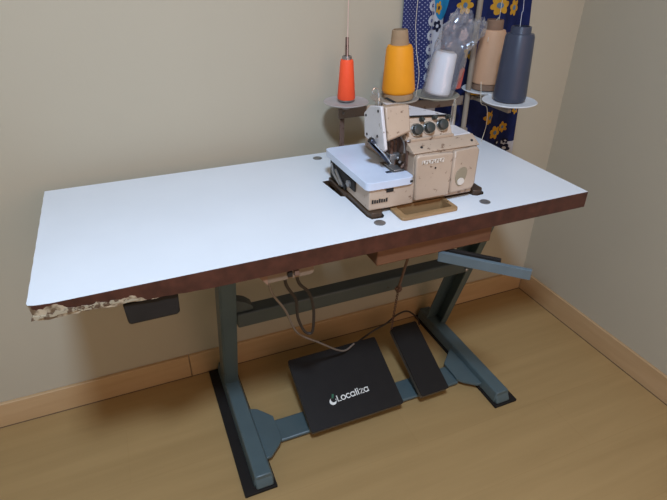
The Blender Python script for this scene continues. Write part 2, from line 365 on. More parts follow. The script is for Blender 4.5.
def patch(poly, mi, lift):
    """a printed motif: a small fan of faces that follows the cloth"""
    n = len(poly); cx = sum(p[0] for p in poly)/n; cz = sum(p[1] for p in poly)/n; o = len(cm.v)
    rings = 3
    cm.v.append(cloth(cx, cz, lift))
    for k in range(1, rings+1):
        for p in poly: cm.v.append(cloth(cx+(p[0]-cx)*k/rings, cz+(p[1]-cz)*k/rings, lift))
    for i in range(n): cm.f.append([o, o+1+i, o+1+(i+1) % n]); cm.m.append(mi)
    for k in range(rings-1):
        for i in range(n):
            a = o+1+k*n; cm.f.append([a+i, a+n+i, a+n+(i+1) % n, a+(i+1) % n]); cm.m.append(mi)
def flower(x, z, r, mi, eye, petals=6, rot=0.0, lift=.0012, squeeze=1.0):
    poly = []
    for k in range(petals*8):
        a = 2*PI*k/(petals*8); rr = r*(.62+.38*abs(math.cos(a*petals/2+rot)))
        poly.append((x+rr*math.cos(a)*squeeze, z+rr*math.sin(a)))
    patch(poly, mi, lift)
    patch([(x+.30*r*math.cos(2*PI*k/12)*squeeze, z+.30*r*math.sin(2*PI*k/12)) for k in range(12)], eye, lift+.0007)
for x, z, r, q in ((-.472, 1.109, .032, 1), (-.350, 1.105, .034, 1), (-.292, 1.097, .030, .7), (-.441, .982, .027, .8), (-.326, .772, .030, .9),
                   (-.281, .712, .030, 1), (-.250, .727, .024, .7), (-.225, .79, .022, .5), (-.38, .86, .03, .9), (-.29, .92, .03, .9), (-.50, .86, .03, .8),
                   (-.41, 1.25, .032, 1), (-.29, 1.30, .03, .9), (-.49, 1.33, .032, 1), (-.36, 1.43, .032, 1), (-.26, 1.50, .03, 1), (-.45, 1.55, .032, 1)):
    flower(x+.010, z, r*.80, 4, 5, 6, rot=x*20, squeeze=q)
for x, z, r in ((-.568, 1.058, .016), (-.566, .93, .016), (-.570, .80, .016), (-.568, 1.19, .016), (-.566, 1.33, .016), (-.570, 1.47, .016), (-.232, .655, .017), (-.222, .61, .016)):
    flower(x+(.020 if x < -.4 else .006), z, r, 6, 1, 5, rot=.4)
flower(-.252, .674, .013, 6, 1, 6); flower(-.226, .681, .010, 6, 1, 6)
patch([(-.535+.030*math.cos(a), 1.135+.062*math.sin(a)) for a in [2*PI*k/28 for k in range(28)]], 3, .0009)
flower(-.548, 1.105, .018, 4, 6, 5, squeeze=.6, lift=.002)
z = CZ0+.02; k = 0
while z < CZ1-.02:          # scalloped lace border between the dotted and the white strip
    patch([(-.574+.012*math.cos(a), z+.014*math.sin(a)) for a in [2*PI*q/16 for q in range(16)]], 1, .0010)
    flower(-.573, z, .0055, 7, 1, 6, rot=k, lift=.0017)
    patch([(-.566+.0035*math.cos(a), z+.019+.005*math.sin(a)) for a in [2*PI*q/8 for q in range(8)]], 7, .0017)
    z += .038; k += 1
co = cm.build('cloth_panel', [M['polka'], M['lace_white'], M['navy'], M['cyan'], M['yellow_fl'], M['flower_eye'], M['black_fl'], M['lace_blue']], cu)
uvl = co.data.uv_layers.new(name='cloth')
for lp in co.data.loops:
    v = co.data.vertices[lp.vertex_index].co; uvl.data[lp.index].uv = (v.x, v.z)
MB().tube([(-.74, -.0085, 1.76), (-.14, -.0085, 1.76)], .009).build('curtain_rod', M['steel'], cu)
for x in (-.73, -.15): MB().tube([(x, .0119, 1.76), (x, -.012, 1.76)], .006).build('rod_bracket', M['steel'], cu)

# ------------------------------------------------------------------ the table
H = .75; TX0, TX1, TY0, TY1 = -1.629, -.429, -.5496, -.064
tb = thing('sewing_table', (-1.03, -.307, 0), 'long industrial sewing table with white laminate top, chipped brown edge and blue grey steel stand', 'table')
front = [(TX0+.002+.0085*k, TY0-.006*(1-.0071*k)) for k in range(36)]
outer = [(TX1, TY0), (TX1, TY1), (TX0, TY1)]+[(TX0+.0004*math.sin(k*2.3), TY1+(TY0-TY1)*k/24) for k in range(1, 25)]+front
cut = [(-.998, -.255), (-.990, -.352), (-.981, -.357), (-.979, -.470), (-.974, -.485), (-.948, -.487), (-.941, -.478), (-.938, -.4515),
       (-.702, -.4515), (-.699, -.463), (-.690, -.469), (-.672, -.467), (-.664, -.457), (-.660, -.42), (-.665, -.250)]
chute = rrect(-.907, -.782, -.509, -.4585, .006)
tt = MB(); tt.prism(outer, H-.040, H, holes=[cut, chute], mi=1, top_mi=0, hole_mi=2)
nb_ = len(outer)+len(cut)+len(chute)
for i in range(nb_):                       # the lower edge is broken away towards the front left corner
    for v, low in ((tt.v[i], 1), (tt.v[i+nb_], 0)):
        if v.y < TY0+.03 and v.x < -1.325:
            q = 1-(v.x-TX0)/.305; nz = noise.noise(Vector((v.x*55, v.z*40, 3.0)))
            if low:
                v.z += .0105*q**.7*(1+.35*nz)+(.004 if v.x < TX0+.01 else 0); v.y += .0025*q*(1+nz)
                if v.x < TX0+.008: v.x += .004
            elif v.x < TX0+.035: v.y += .005*(1-(v.x-TX0)/.037)*(1+.8*nz)
tabletop = tt.build('tabletop', [M['lam'], M['edge'], M['oily']], tb, smooth=False)
ch = MB()                                  # splinters standing proud of the broken edge
for k in range(30):
    x = TX0+.010+.0098*k+random.uniform(-.003, .003); q = 1-(x-TX0)/.305
    zb = H-.039+.0105*max(q, .01)**.7; w_ = random.uniform(.007, .016); h_ = random.uniform(.006, .013)*(.45+.55*q); dz = random.uniform(0, .007)*q
    pts = [(x-w_, zb+dz+.001), (x+w_*.9, zb+dz+random.uniform(0, .003)), (x+w_*random.uniform(.5, .9), zb+dz+h_*random.uniform(.6, 1)), (x-w_*random.uniform(.2, .6), zb+dz+h_)]
    ch.prism(pts, TY0-.0055*q-random.uniform(.0008, .0022), TY0+.004, XZf)
M['chip'] = worn('pale_broken_board', (0.36, 0.30, 0.20), (0.11, 0.065, 0.035), 0.47, 60, 0.85)
ch.build('broken_edging', M['chip'], tabletop, smooth=False)['label'] = 'pale splintered edge at the front left corner'
# round plugs let into the top
for x, y in ((-.966, -.506), (-.695, -.504), (-.951, -.100)):
    MB().lathe([(.0125, -.004), (.0125, .0008), (.011, .0016), (.004, .0012)], (x, y, H)).build('screw_cap', M['steel'], tabletop)
# chute ring sits round its hole and rises a little
# ---- frame
def lean(z): return -.140-.33*(z-.08)           # front of the uprights, leaning towards the operator
for side, bx, px0, px1 in (('l', -1.2625, -1.319, -1.230), ('r', -.4845, -.516, -.433)):
    beam = MB()
    prof = [(-.0275, .010), (.0275, .010), (.0275, .026), (.022, .050), (-.022, .050), (-.0275, .026)]
    beam.prism([(bx+u, v) for u, v in prof], -.492, -.020, XZf)
    bo = beam.build('base_beam', M['teal'], tb, bevel=.004)
    MB().prism([(-.502, .010), (-.478, .010), (-.478, .046), (-.488, .044), (-.502, .020)], bx-.024, bx+.024, YZ).build('end_cap', M['teal'], bo, bevel=.004)
    MB().box(px0, px1, -.5065, -.0065, .0005, .0098).build('foot_pad', M['rubber'], bo, bevel=.002)
    up_ = MB()
    def col(x0, x1, d0, d1):
        up_.prism([(x0, d0), (x1, d0), (x1, d1), (x0, d1)], 0, 1, lambda u, v, w: (u, lean(.045+.655*w)+v, .045+.655*w))
    if side == 'l':
        col(-1.288, -1.2835, 0, .055); col(-1.2835, -1.243, 0, .005); col(-1.2835, -1.243, .050, .055)
    else:
        col(-.4615, -.457, 0, .055); col(-.482, -.4615, 0, .005); col(-.512, -.4615, .050, .055)
    up_.build('upright', M['teal'], tb, bevel=.0012)
    MB().box(bx-.040, bx+.040, lean(.70)-.08, lean(.70)+.15, .6995, .7098).build('top_bracket', M['teal_dark'], tb, bevel=.002)
    if side == 'l': poly = [(-1.237, -.240), (-1.215, -.249), (-1.178, -.293), (-1.178, -.380), (-1.188, -.396), (-1.222, -.428), (-1.237, -.430)]
    else: poly = [(-.510, -.240), (-.522, -.249), (-.572, -.296), (-.574, -.376), (-.560, -.392), (-.524, -.421), (-.510, -.422)]
    MB().prism(poly, .022, .031).build('gusset', M['teal'], tb, bevel=.0015, angle=20)
fb = MB().box(-1.182, -.570, -.381, -.302, .010, .0215); fb.build('foot_bar', M['teal'], tb, bevel=.004)
cb = MB().box(-1.2425, -.470, -.244, -.197, .350, .396); cb.build('crossbar', M['teal_dark'], tb, bevel=.005)
MB().prism([(-1.2425, .3965), (-1.195, .3965), (-1.195, .408), (-1.212, .424), (-1.2425, .438)], -.235, -.200, XZf).build('crossbar_bracket', M['teal_dark'], tb, bevel=.002)
MB().box(-.985, -.690, -.538, -.40, .664, .7098).build('drawer_rail', M['rail_wood'], tb, bevel=.003)
for z in (.362, .386):
    MB().lathe([(.006, 0), (.006, .004), (.003, .006)], (-.500, -.2445, z), (0, -1, 0), 10).build('bolt', M['steel'], tb)
wr = thing('waste_chute_ring', (-.846, -.501, H), 'rounded golden brown wooden waste chute ring set in tabletop before the machine', 'chute')
# ------------------------------------------------------------------ things under the tabletop
jb = MB(); jb.prism([(-1.487, .668), (-1.483, .664), (-1.402, .664), (-1.396, .668), (-1.394, .7095), (-1.489, .7095)], -.546, -.43, XZf)
tag(jb.build('cable_box', M['black'], bevel=.003), 'black plastic box fixed under the left end of the tabletop', 'box')
sw = thing('motor_switch', (-1.175, -.49, .685), 'beige motor switch box under the tabletop with cables hanging from it', 'switch')
MB().prism(rrect(-1.232, -1.130, .686, .7093, .008), -.544, -.44, XZf).build('switch_housing', M['switch'], sw, bevel=.003)
for dx in (0, .014): MB().box(-1.186+dx, -1.176+dx, -.549, -.5435, .693, .705).build('push_button', M['rust'] if dx else M['black'], sw, bevel=.001)
MB().prism([(-1.246, .7093), (-1.226, .7093), (-1.226, .682)], -.545, -.47, XZf).build('strain_clip', M['card_dark'], sw)
lev = thing('lift_lever', (-.80, -.53, .655), 'flat blue grey steel lever sticking out from under the tabletop edge', 'lever')
A = Vector((-.826, -.532, .655)); B = Vector((-.684, -.674, .655)); d = (B-A).normalized(); nrm = Vector((-d.y, d.x, 0))
def bar(A, B, wid, z0, z1, rnd=.004):
    d = (B-A); ln = d.length; d.normalize(); q = Vector((-d.y, d.x, 0))
    return MB().prism(rrect(0, ln, -wid/2, wid/2, rnd), z0, z1, lambda u, v, w: tuple(A+d*u+q*v+Vector((0, 0, w-A.z))))
M['lever'] = mat('blue_grey_lever_paint', (0.105, 0.14, 0.155), 0.4, var=0.08)
bar(A, B, .010, .640, .663, .003).build('lever_blade', M['lever'], lev, bevel=.0015)
bar(A+nrm*.020, A+nrm*.020+d*.135, .009, .651, .6632, .004).build('lever_arm', M['black'], lev, bevel=.001)
MB().tube([(-.815, -.548, .650), (-.775, -.495, .650)], .006).build('pivot_pin', M['steel'], lev)

def bend(name, pts, r, m, label, cat, n=8):
    return tag(MB().tube(smoothpath(pts), r, n).build(name, m), label, cat)
bend('power_cable', [(-1.216, -.50, .684), (-1.208, -.498, .63), (-1.170, -.46, .546), (-1.123, -.40, .418), (-1.037, -.33, .301), (-.960, -.27, .20), (-.919, -.245, .164), (-.881, -.225, .162)],
     .0028, M['cable_grey'], 'thin grey cable from switch box down onto the large black pedal', 'cable')
bend('power_cable', [(-1.180, -.50, .684), (-1.176, -.50, .642), (-1.147, -.47, .575), (-1.134, -.44, .499), (-1.114, -.422, .440), (-1.100, -.42, .425), (-1.092, -.425, .437), (-1.098, -.45, .519), (-1.119, -.48, .593), (-1.148, -.50, .640), (-1.156, -.50, .684)],
     .0036, M['cable_black'], 'dark cable hanging in a loop from the beige switch box', 'cable')
bend('power_cable', [(-.915, -.19, .012), (-.86, -.165, .085), (-.798, -.17, .135), (-.729, -.16, .150), (-.665, -.12, .139), (-.60, -.085, .11), (-.545, -.07, .05), (-.53, -.065, .012)],
     .0032, M['cable_black'], 'dark cable trailing behind the pedals to the right base beam', 'cable')
rod = thing('pull_chain', (-.78, -.33, .40), 'rusty pull chain with hook hanging from drawer rail to the narrow pedal', 'chain')
pc = MB(); top = Vector((-.812, -.415, .6625)); bot = Vector((-.740, -.212, .168))
mid = Vector((-.791, -.318, .415))
pc.tube([top, top.lerp(mid, .5), mid], .0038, 8)
pc.build('rod', M['rust'], rod)
pl = MB(); n_l = 22
for k in range(n_l):
    a = mid.lerp(bot, k/n_l); b_ = mid.lerp(bot, (k+1.25)/n_l); q = (b_-a).normalized(); sd = (Vector((1, 0, 0)) if k % 2 else Vector((0, 1, 0))); sd = (sd-q*sd.dot(q)).normalized()*.0032
    pl.tube([a, a+(b_-a)*.2+sd, a+(b_-a)*.8+sd, b_, a+(b_-a)*.8-sd, a+(b_-a)*.2-sd, a], .0012, 6, cap=False)
pl.build('chain_links', M['rust'], rod)
hk = MB(); hk.lathe([(.009, -.006), (.010, 0), (.009, .006)], mid+Vector((0, 0, -.004)), (1, .4, .2), 12); hk.tube([mid+Vector((-.014, -.006, .004)), mid+Vector((.012, .004, -.002))], .003, 8)
hk.build('hook', M['rust'], rod)

# ------------------------------------------------------------------ the two pedals (tilted towards the operator)
sl = math.atan2(.095, .21)
def pedal(name, x0, x1, yf, zf, ln, label, th=.022):
    rt = thing(name, ((x0+x1)/2, -.36, .026), label, 'pedal', None)
    ux, uy, un = Vector((1, 0, 0)), Vector((0, math.cos(sl), math.sin(sl))), Vector((0, -math.sin(sl), math.cos(sl)))
    O = Vector((x0, yf, zf))
    fr = lambda u, v, w: tuple(O+ux*u+uy*v+un*w)
    w_ = x1-x0
    MB().prism(rrect(0, w_, 0, ln, .006), -.004, 0, fr).build('tread_cover', M['pedal'], rt, bevel=.001)
    MB().prism(rrect(.0015, w_-.0015, .0015, ln-.0015, .006), -th, -.0045, fr).build('pedal_plate', M['pedal_rim'], rt, bevel=.002)
    for x in (x0+.05*w_/.3, x1-.05*w_/.3-.012):
        MB().prism([(-.375, .022), (-.310, .022), (-.338, .080), (-.360, .068)], x, x+.012, YZ).build('pivot_bracket', M['teal_dark'], rt)
    return rt, fr
p1, fr1 = pedal('foot_pedal', -1.099, -.801, -.422, .060, .231, 'large black tilted foot pedal with white lettering on foot bar')
p2, fr2 = pedal('foot_pedal', -.738, -.640, -.423, .062, .245, 'narrow plain black foot pedal right of the large lettered one')
# white lettering on the large pedal: strokes drawn on the pedal's own plane (u along, v up the slope)
lg = MB(); GR = []
def stroke(pts, w=.0030, closed=False, mi=0):
    P = [Vector((p[0], p[1], 0)) for p in pts]
    n = len(P); o = len(lg.v); L_, R_ = [], []
    for i, p in enumerate(P):
        a = P[(i-1) % n] if (closed or i) else p; b_ = P[(i+1) % n] if (closed or i < n-1) else p
        t_ = (b_-a).normalized(); q = Vector((-t_.y, t_.x, 0))*w/2
        if not closed and i == 0: p = p-t_*w*.3
        if not closed and i == n-1: p = p+t_*w*.3
        L_.append(p+q); R_.append(p-q)
    for s_ in (L_, R_):
        for p in s_: lg.v.append(Vector(fr1(p.x, p.y, .0006)))
    for i in range(n if closed else n-1):
        j = (i+1) % n; lg.f.append([o+i, o+j, o+n+j, o+n+i]); lg.m.append(mi)
def arc(cx, cy, rx, ry, a0, a1, n=16): return [(cx+rx*math.cos(math.radians(a0+(a1-a0)*k/n)), cy+ry*math.sin(math.radians(a0+(a1-a0)*k/n))) for k in range(n+1)]
bx, by, xh, cap_ = .106, .0645, .0130, .0185     # baseline start, x-height, cap height
slope = .030                                     # the baseline as read on the cover
x = bx; r_ = xh/2
def Y(xx, y): return by+y+(xx-bx)*slope
def st(pts, **k): stroke([(px, Y(px, py)) for px, py in pts], **k)
st([(x, cap_*.92), (x, 0), (x+.0090, 0)]); x += .0187                       # L
st(arc(x, r_, r_, r_, 0, 360, 20)[:-1], closed=True); x += .0165             # o
st(arc(x, r_, r_, r_, 50, 310)); x += .0145                                  # c
st(arc(x, r_, r_, r_, 0, 360, 20)[:-1], closed=True); st([(x+r_, xh), (x+r_, 0)]); x += .0128   # a
st([(x, cap_), (x, 0)]); x += .0062                                          # l
st([(x, xh), (x, 0)]); st([(x, cap_*.90), (x, cap_)]); x += .0058            # i
st([(x, xh), (x+.0105, xh), (x, 0), (x+.0110, 0)]); x += .0205              # z
st(arc(x, r_, r_, r_, 0, 360, 20)[:-1], closed=True); st([(x+r_, xh), (x+r_, 0)])     # a
# crescent mark before the word
out_ = arc(.090, .0685, .0105, .0105, 120, 385, 20); in_ = arc(.0935, .0735, .0085, .0085, 365, 135, 20)
o = len(lg.v); poly = out_+in_
for p in poly: lg.v.append(Vector(fr1(p[0], p[1], .0006)))
for k in range(20): lg.f.append([o+k, o+k+1, o+40-k, o+41-k]); lg.m.append(0)
stroke([(.0925, .080), (.0965, .0885)], w=.006, mi=1)
lo = lg.build('printed_lettering', [M['logo'], M['logo_green']], p1, smooth=False)
lo['label'] = 'white lettering with a crescent mark'

# ------------------------------------------------------------------ the wooden chute ring
MB().prism(rrect(-.919, -.776, -.5195, -.4535, .010), H+.0003, H+.007, holes=[rrect(-.904, -.785, -.506, -.4615, .006)]).build('ring', M['ring_wood'], wr, bevel=.003)
MB().prism(rrect(-.9055, -.7835, -.5075, -.460, .006), H-.039, H+.0002, holes=[rrect(-.904, -.785, -.506, -.4615, .006)]).build('chute_wall', M['ring_wood'], wr)
MB().prism(rrect(-.9035, -.7855, -.5055, -.462, .006), H-.0385, H-.0345).build('chute_floor', M['rail_wood'], wr)
# ------------------------------------------------------------------ the overlock machine
om = thing('overlock_machine', (-.84, -.36, .70), 'cream chipped overlock sewing machine sunk into the right half of the table', 'sewing machine')
MB().box(-.970, -.675, -.448, -.262, .7112, .7449).build('oil_pan', M['oily'], om, bevel=.004)
bs = MB(); bs.prism([(-.984, -.262), (-.984, -.352), (-.9775, -.360), (-.9765, -.470), (-.972, -.481), (-.950, -.483), (-.944, -.474), (-.942, -.4475),
    (-.700, -.4475), (-.697, -.460), (-.688, -.464), (-.674, -.462), (-.668, -.454), (-.668, -.262)][::-1], .745, .7615)
bs.build('machine_base', M['oily'], om, bevel=.002)
bd = MB(); bd.box(-.975, -.866, -.470, -.262, .762, .811); bed = bd.build('bed', M['cream'], om, bevel=.003)
# recess with levers on the left face of the bed
rc = MB(); rc.box(-.9785, -.975, -.352, -.262, .764, .806); rc.box(-.9785, -.975, -.402, -.352, .780, .803); rc.build('side_recess', M['hole'], bed)
lv = MB(); lv.tube([(-.980, -.275, .803), (-.983, -.290, .785), (-.983, -.335, .771)], .004, 8); lv.tube([(-.981, -.30, .795), (-.985, -.35, .775)], .0035, 8); lv.lathe([(.008, 0), (.008, .006), (.004, .008)], (-.978, -.375, .790), (-1, 0, 0), 14)
lv.build('side_levers', M['steel'], bed)
nb = MB()                      # dark maker's label, too small to read: rows of little strokes
nb.box(-.9715, -.929, -.4712, -.470, .7775, .7895)
nbo = nb.build('dark_label', M['cream2'], bed)
gl_ = MB()
for k in range(7):
    x = -.9695+.0056*k; gl_.box(x, x+.0042, -.4718, -.471, .779, .7882 - .001*(k % 3))
gl_.build('label_print', M['hole'], nbo)
cp = MB(); cp.prism(rrect(-.984, -.870, -.475, -.238, .012), .8115, .8285); plate = cp.build('cloth_plate', M['plate'], om, bevel=.004, seg=3)
MB().prism(rrect(-.905, -.874, -.440, -.375, .004), .8280, .8298).build('needle_plate', M['steel'], om, bevel=.0008)
MB().prism(rrect(-.918, -.899, -.437, -.428, .002), .8285, .8297).build('plate_latch', M['bluesteel'], plate)
fp = MB(); fp.box(-.882, -.874, -.4748, -.4738, .816, .821); fp.build('plate_screw', M['hole'], plate)
MB().box(-.935, -.918, -.4712, -.470, .800, .8085).build('latch_slot', M['hole'], bed)
bo_ = MB(); bo_.box(-.8695, -.709, -.466, -.262, .762, .8745); body = bo_.build('body', M['cream2'], om, bevel=.003)
fc = MB(); fc.prism([(-.866, .770), (-.7785, .770), (-.7785, .8705), (-.866, .8745), (-.871, .868)], -.477, -.4665, XZf); fco = fc.build('looper_cover', M['cream'], om, bevel=.003)
np_ = MB().prism([(-.857, .8535), (-.8025, .8530), (-.8025, .8625), (-.857, .8625)], -.4778, -.4771, XZf); npo = np_.build('nameplate', M['name'], fco)
g2 = MB()
for k in range(8):
    x = -.8560+.0067*k
    g2.box(x, x+.0018, -.4786, -.4779, .8545, .8618); g2.box(x+.0018, x+.0048, -.4786, -.4779, .8545+.0052*(k % 2), .8565+.0052*(k % 2))
g2.build('nameplate_letters', M['name_ink'], npo)
MB().lathe([(.0022, 0), (.0022, .001)], (-.822, -.477, .842), (0, -1, 0), 10).build('cover_screw', M['hole'], fco)
sc = MB(); sc.prism([(-.7765, .773), (-.716, .776), (-.710, .790), (-.710, .868), (-.716, .8755), (-.7765, .8715)], -.477, -.4665, XZf); sco = sc.build('side_cover', M['cream'], om, bevel=.004)
ov = [( -.752+.0145*math.cos(a)*(1+.25*math.sin(a)), .811+.022*math.sin(a)+.004*math.cos(a)) for a in [2*PI*k/28 for k in range(28)]]
ow = MB().prism(ov, -.4785, -.4768, XZf); owo = ow.build('oil_window', M['glassy'], sco)
MB().prism([(-.752+.009*math.cos(a), .800+.0085*math.sin(a)) for a in [2*PI*k/20 for k in range(20)]], -.4798, -.4784, XZf).build('window_gauge', M['name'], owo)
MB().prism([(-.466, .8745), (-.4685, .877), (-.4385, .8925), (-.4350, .8925), (-.4350, .8745)], -.874, -.706, YZ).build('top_cover_front', M['cream2'], om, bevel=.002)
MB().prism([(-.4345, .8745), (-.4345, .8932), (-.245, .8932), (-.245, .8745)], -.872, -.7065, YZ).build('top_cover', M['pale'], om, bevel=.003)
for x, z, y in ((-.848, .884, -.4555), (-.72, .884, -.456)): MB().lathe([(.003, 0), (.003, .0012)], (x, y, z), (0, -.6, .8), 10).build('top_cover_screw', M['hole'], om)
ts = MB(); ts.box(-.866, -.757, -.4395, -.433, .8925, .8985); ts.build('tension_ledge', M['cream2'], om, bevel=.001)
# tension housing: slanted front, rounded towards the right and the back
th_ = MB(); yb = [(-.868, -.430), (-.756, -.433), (-.757, -.415), (-.768, -.385), (-.786, -.345), (-.812, -.318), (-.868, -.300)]
n = len(yb); vs = [(x, y, .8935) for x, y in yb]+[(x*1.0+(0 if i not in (1, 2) else -.003), y+(.020 if i in (0, 1) else -.006 if i > 2 else .004), z) for i, ((x, y), z) in enumerate(zip(yb, (.940, .932, .931, .929, .931, .936, .943)))]
th_.add(vs, [tuple(range(n))[::-1], tuple(range(n, 2*n))]+[(i, (i+1) % n, n+(i+1) % n, n+i) for i in range(n)])
th_.build('tension_housing', M['cream'], om, bevel=.004, seg=3)  # pale housing in cream: shade of its front put into the colour
lc = MB(); lc.add([(x_, y_, z_+.0004) for x_, y_, z_ in vs[n:]]+[(x_, y_, z_+.0026) for x_, y_, z_ in vs[n:]], [tuple(range(n))[::-1], tuple(range(n, 2*n))]+[(i, (i+1) % n, n+(i+1) % n, n+i) for i in range(n)])
lc.build('housing_lid', M['pale'], om, bevel=.001)
tf = Vector((0, -.046, .020)).normalized()
fpz = lambda x, h: Vector((x, -.4312+.020*h, .894+.046*h))
tp = MB(); tp.tube([(-.866, -.4125, .9405), (-.760, -.4155, .9335)], .0022, 8); tp.build('housing_trim', M['black'], om)
for x, h in ((-.8455, .40), (-.8150, .42), (-.7810, .48)):
    k = MB(); c = fpz(x, h); k.lathe([(.0142, 0), (.0142, .003), (.0132, .004)], c, tf, 24); ko = k.build('tension_dial', M['chrome'], om)
    MB().lathe([(.0118, .003), (.0120, .008), (.0108, .013), (.007, .0145)], c, tf, 20).build('dial_knob', M['dial'], ko)
for x, h in ((-.8300, .80), (-.7980, .82), (-.7640, .78)):
    MB().lathe([(.0052, 0), (.0056, .006), (.0038, .011)], fpz(x, h), tf, 14).build('thread_guide_post', M['dial'], om)
# head
hd = MB()
hp = [(-.421, .969), (-.442, .904), (-.430, .896), (-.352, .885), (-.346, .938), (-.372, .958)]
hd.prism(hp, -.9225, -.866, YZ)
for v in hd.v:                                     # the lower right of the front is cut away
    if v.x > -.88 and v.y < -.425 and v.z < .91: v.x -= .004; v.z += .014
hd.build('head_cover', M['cream2'], om, bevel=.003)
fcp = MB(); fcp.prism([(-.417, .970), (-.446, .886), (-.440, .880), (-.347, .886), (-.341, .938), (-.369, .960)], -.9315, -.9240, YZ); fcpo = fcp.build('face_plate', M['pale'], om, bevel=.002)
for y, z in ((-.408, .958), (-.352, .935), (-.360, .895), (-.41, .905)): MB().lathe([(.003, 0), (.003, .001)], (-.9315, y, z), (-1, 0, 0), 10).build('face_plate_screw', M['hole'], fcpo)
MB().box(-.888, -.866, -.346, -.262, .829, .93).build('head_neck', M['cream2'], om, bevel=.004)
MB().box(-.893, -.886, -.40, -.36, .9695, .971).build('head_slot', M['hole'], om)
# needle works under the head
nw = MB(); nw.tube([(-.893, -.405, .888), (-.893, -.405, .846)], .0045, 10); nw.tube([(-.880, -.400, .888), (-.880, -.400, .842)], .0038, 10); nw.tube([(-.886, -.412, .846), (-.886, -.412, .831)], .0011, 6)
nw.build('needle_bar', M['rust'], om)
nc = MB(); nc.box(-.899, -.874, -.413, -.393, .846, .860); nc.lathe([(.0035, 0), (.0035, .008)], (-.882, -.413, .852), (0, -1, 0), 10); nc.build('needle_clamp', M['steel'], om, bevel=.002)
lp = MB(); lp.box(-.872, -.852, -.430, -.390, .829, .850); lp.tube([(-.868, -.425, .850), (-.860, -.41, .868), (-.872, -.40, .885)], .004, 8); lp.tube([(-.880, -.43, .833), (-.864, -.428, .848)], .003, 8); lp.build('looper_works', M['rust'], om, bevel=.002)
MB().box(-.8735, -.866, -.44, -.30, .829, .8925).build('needle_recess', M['rust'], om)
MB().tube(smoothpath([(-.878, -.412, .905), (-.872, -.425, .885), (-.876, -.432, .862), (-.884, -.428, .845)]), .0028, 8).build('needle_lever', M['steel'], om)
MB().box(-.884, -.874, -.436, -.424, .850, .868).build('needle_guard', M['oily'], om, bevel=.002)
MB().prism([(-.430, .905), (-.418, .905), (-.405, .870), (-.41, .850), (-.425, .850)], -.873, -.868, YZ).build('thread_lever_cover', M['cream2'], om, bevel=.001)
pf = MB(); pf.box(-.902, -.882, -.438, -.392, .8305, .8335); pf.box(-.898, -.886, -.412, -.395, .8335, .846); pf.build('presser_foot', M['steel'], om, bevel=.001)
pa = MB(); pa.prism([(-.946, .898), (-.939, .900), (-.925, .880), (-.884, .842), (-.884, .832), (-.897, .834), (-.938, .878), (-.948, .890)], -.410, -.400, XZf); pao = pa.build('presser_arm', M['bluesteel'], om, bevel=.002)
pb = MB(); pb.tube([(-.938, -.412, .890), (-.915, -.414, .866), (-.895, -.412, .840)], .0028, 8); pb.build('presser_spring', M['chrome'], pao)
pr_ = MB(); pr_.lathe([(.006, -.005), (.007, 0), (.006, .005)], (-.941, -.402, .894), (0, 1, 0), 16); pr_.build('arm_pivot', M['black'], pao)
# thread eyelets on the head
ey = MB(); ey.tube(smoothpath([(-.899, -.345, .955), (-.899, -.345, .975), (-.903, -.345, .987), (-.911, -.345, .989), (-.914, -.345, .982), (-.906, -.345, .976)]), .0022, 8); ey.lathe([(.006, 0), (.006, .012), (.004, .018)], (-.899, -.345, .950), (0, 0, 1), 12)
ey.build('thread_eyelet', M['chrome'], om)
pn = MB(); pn.lathe([(.0062, 0), (.0055, .046), (.0035, .048), (.0032, .058), (.0015, .060)], (-.7125, -.366, .8934), (0, 0, 1), 14); pn.build('thread_pin', M['chrome'], om)

# ------------------------------------------------------------------ thread stand and its discs
M['bar'] = worn('brown_grey_steel', (0.20, 0.15, 0.115), (0.10, 0.05, 0.03), 0.40, 40, 0.6)
sd = thing('thread_stand', (-.478, -.10, H), 'rusty thread stand with a tall tan post and five discs behind the machine', 'stand')
DZ = .893
MB().tube([(-.478, -.100, H+.0004), (-.478, -.100, 1.62)], .0078, 14).build('post', M['tan_metal'], sd)
MB().lathe([(.030, 0), (.030, .004), (.014, .006), (.013, .03), (.0085, .031)], (-.478, -.10, H+.0004), (0, 0, 1), 24).build('post_flange', M['tan_metal'], sd)
bar_ = MB().box(-.886, -.4865, -.0935, -.0865, .850, .8762); bar_.build('spool_bar', M['bar'], sd, bevel=.001)
MB().box(-.8775, -.8645, -.0855, -.0795, H+.0004, .868).build('bar_leg', M['rust'], sd, bevel=.001)
MB().lathe([(.004, 0), (.004, .003)], (-.872, -.0935, .865), (0, -1, 0), 10).build('bar_bolt', M['steel'], sd)
MB().box(-.462, -.450, -.262, -.092, .866, .8755).build('disc_arm', M['tan_metal'], sd, bevel=.001)
MB().box(-.470, -.415, -.108, -.0985, .866, .8755).build('disc_arm', M['tan_metal'], sd, bevel=.001)
gd = MB(); gd.tube([(-.90, -.10, 1.60), (-.36, -.10, 1.60)], .005, 8); gd.build('guide_bar', M['tan_metal'], sd)
discs = [('orange', -.8625, -.0885, .893, .0610, M['disc_grey'], 'greyish disc'), ('yellow', -.721, -.099, .893, .0665, M['disc_tan'], 'tan disc'),
         ('white', -.594, -.110, .893, .0655, M['disc_olive'], 'olive grey disc'), ('tan', -.423, -.107, .893, .0690, M['disc_white'], 'off white disc'), ('slate', -.4460, -.243, .893, .0730, M['disc_white'], 'off white disc')]
for k, x, y, z, r_, m_, lb in discs:
    o = MB().lathe([(.012, -.017), (.013, -.006), (r_*.5, -.0045), (r_*.96, -.0015), (r_, .001), (r_*.97, .0025), (r_*.90, .001), (.02, 0), (.001, 0)], (x, y, z), (0, 0, 1), 56).build('spool_disc', m_, sd)
    o['label'] = lb
    top_z = 1.055 if k == 'orange' else .945
    MB().tube([(x, y, z-.001), (x, y, top_z)], .0046, 10).build('spindle', M['rust'], o)

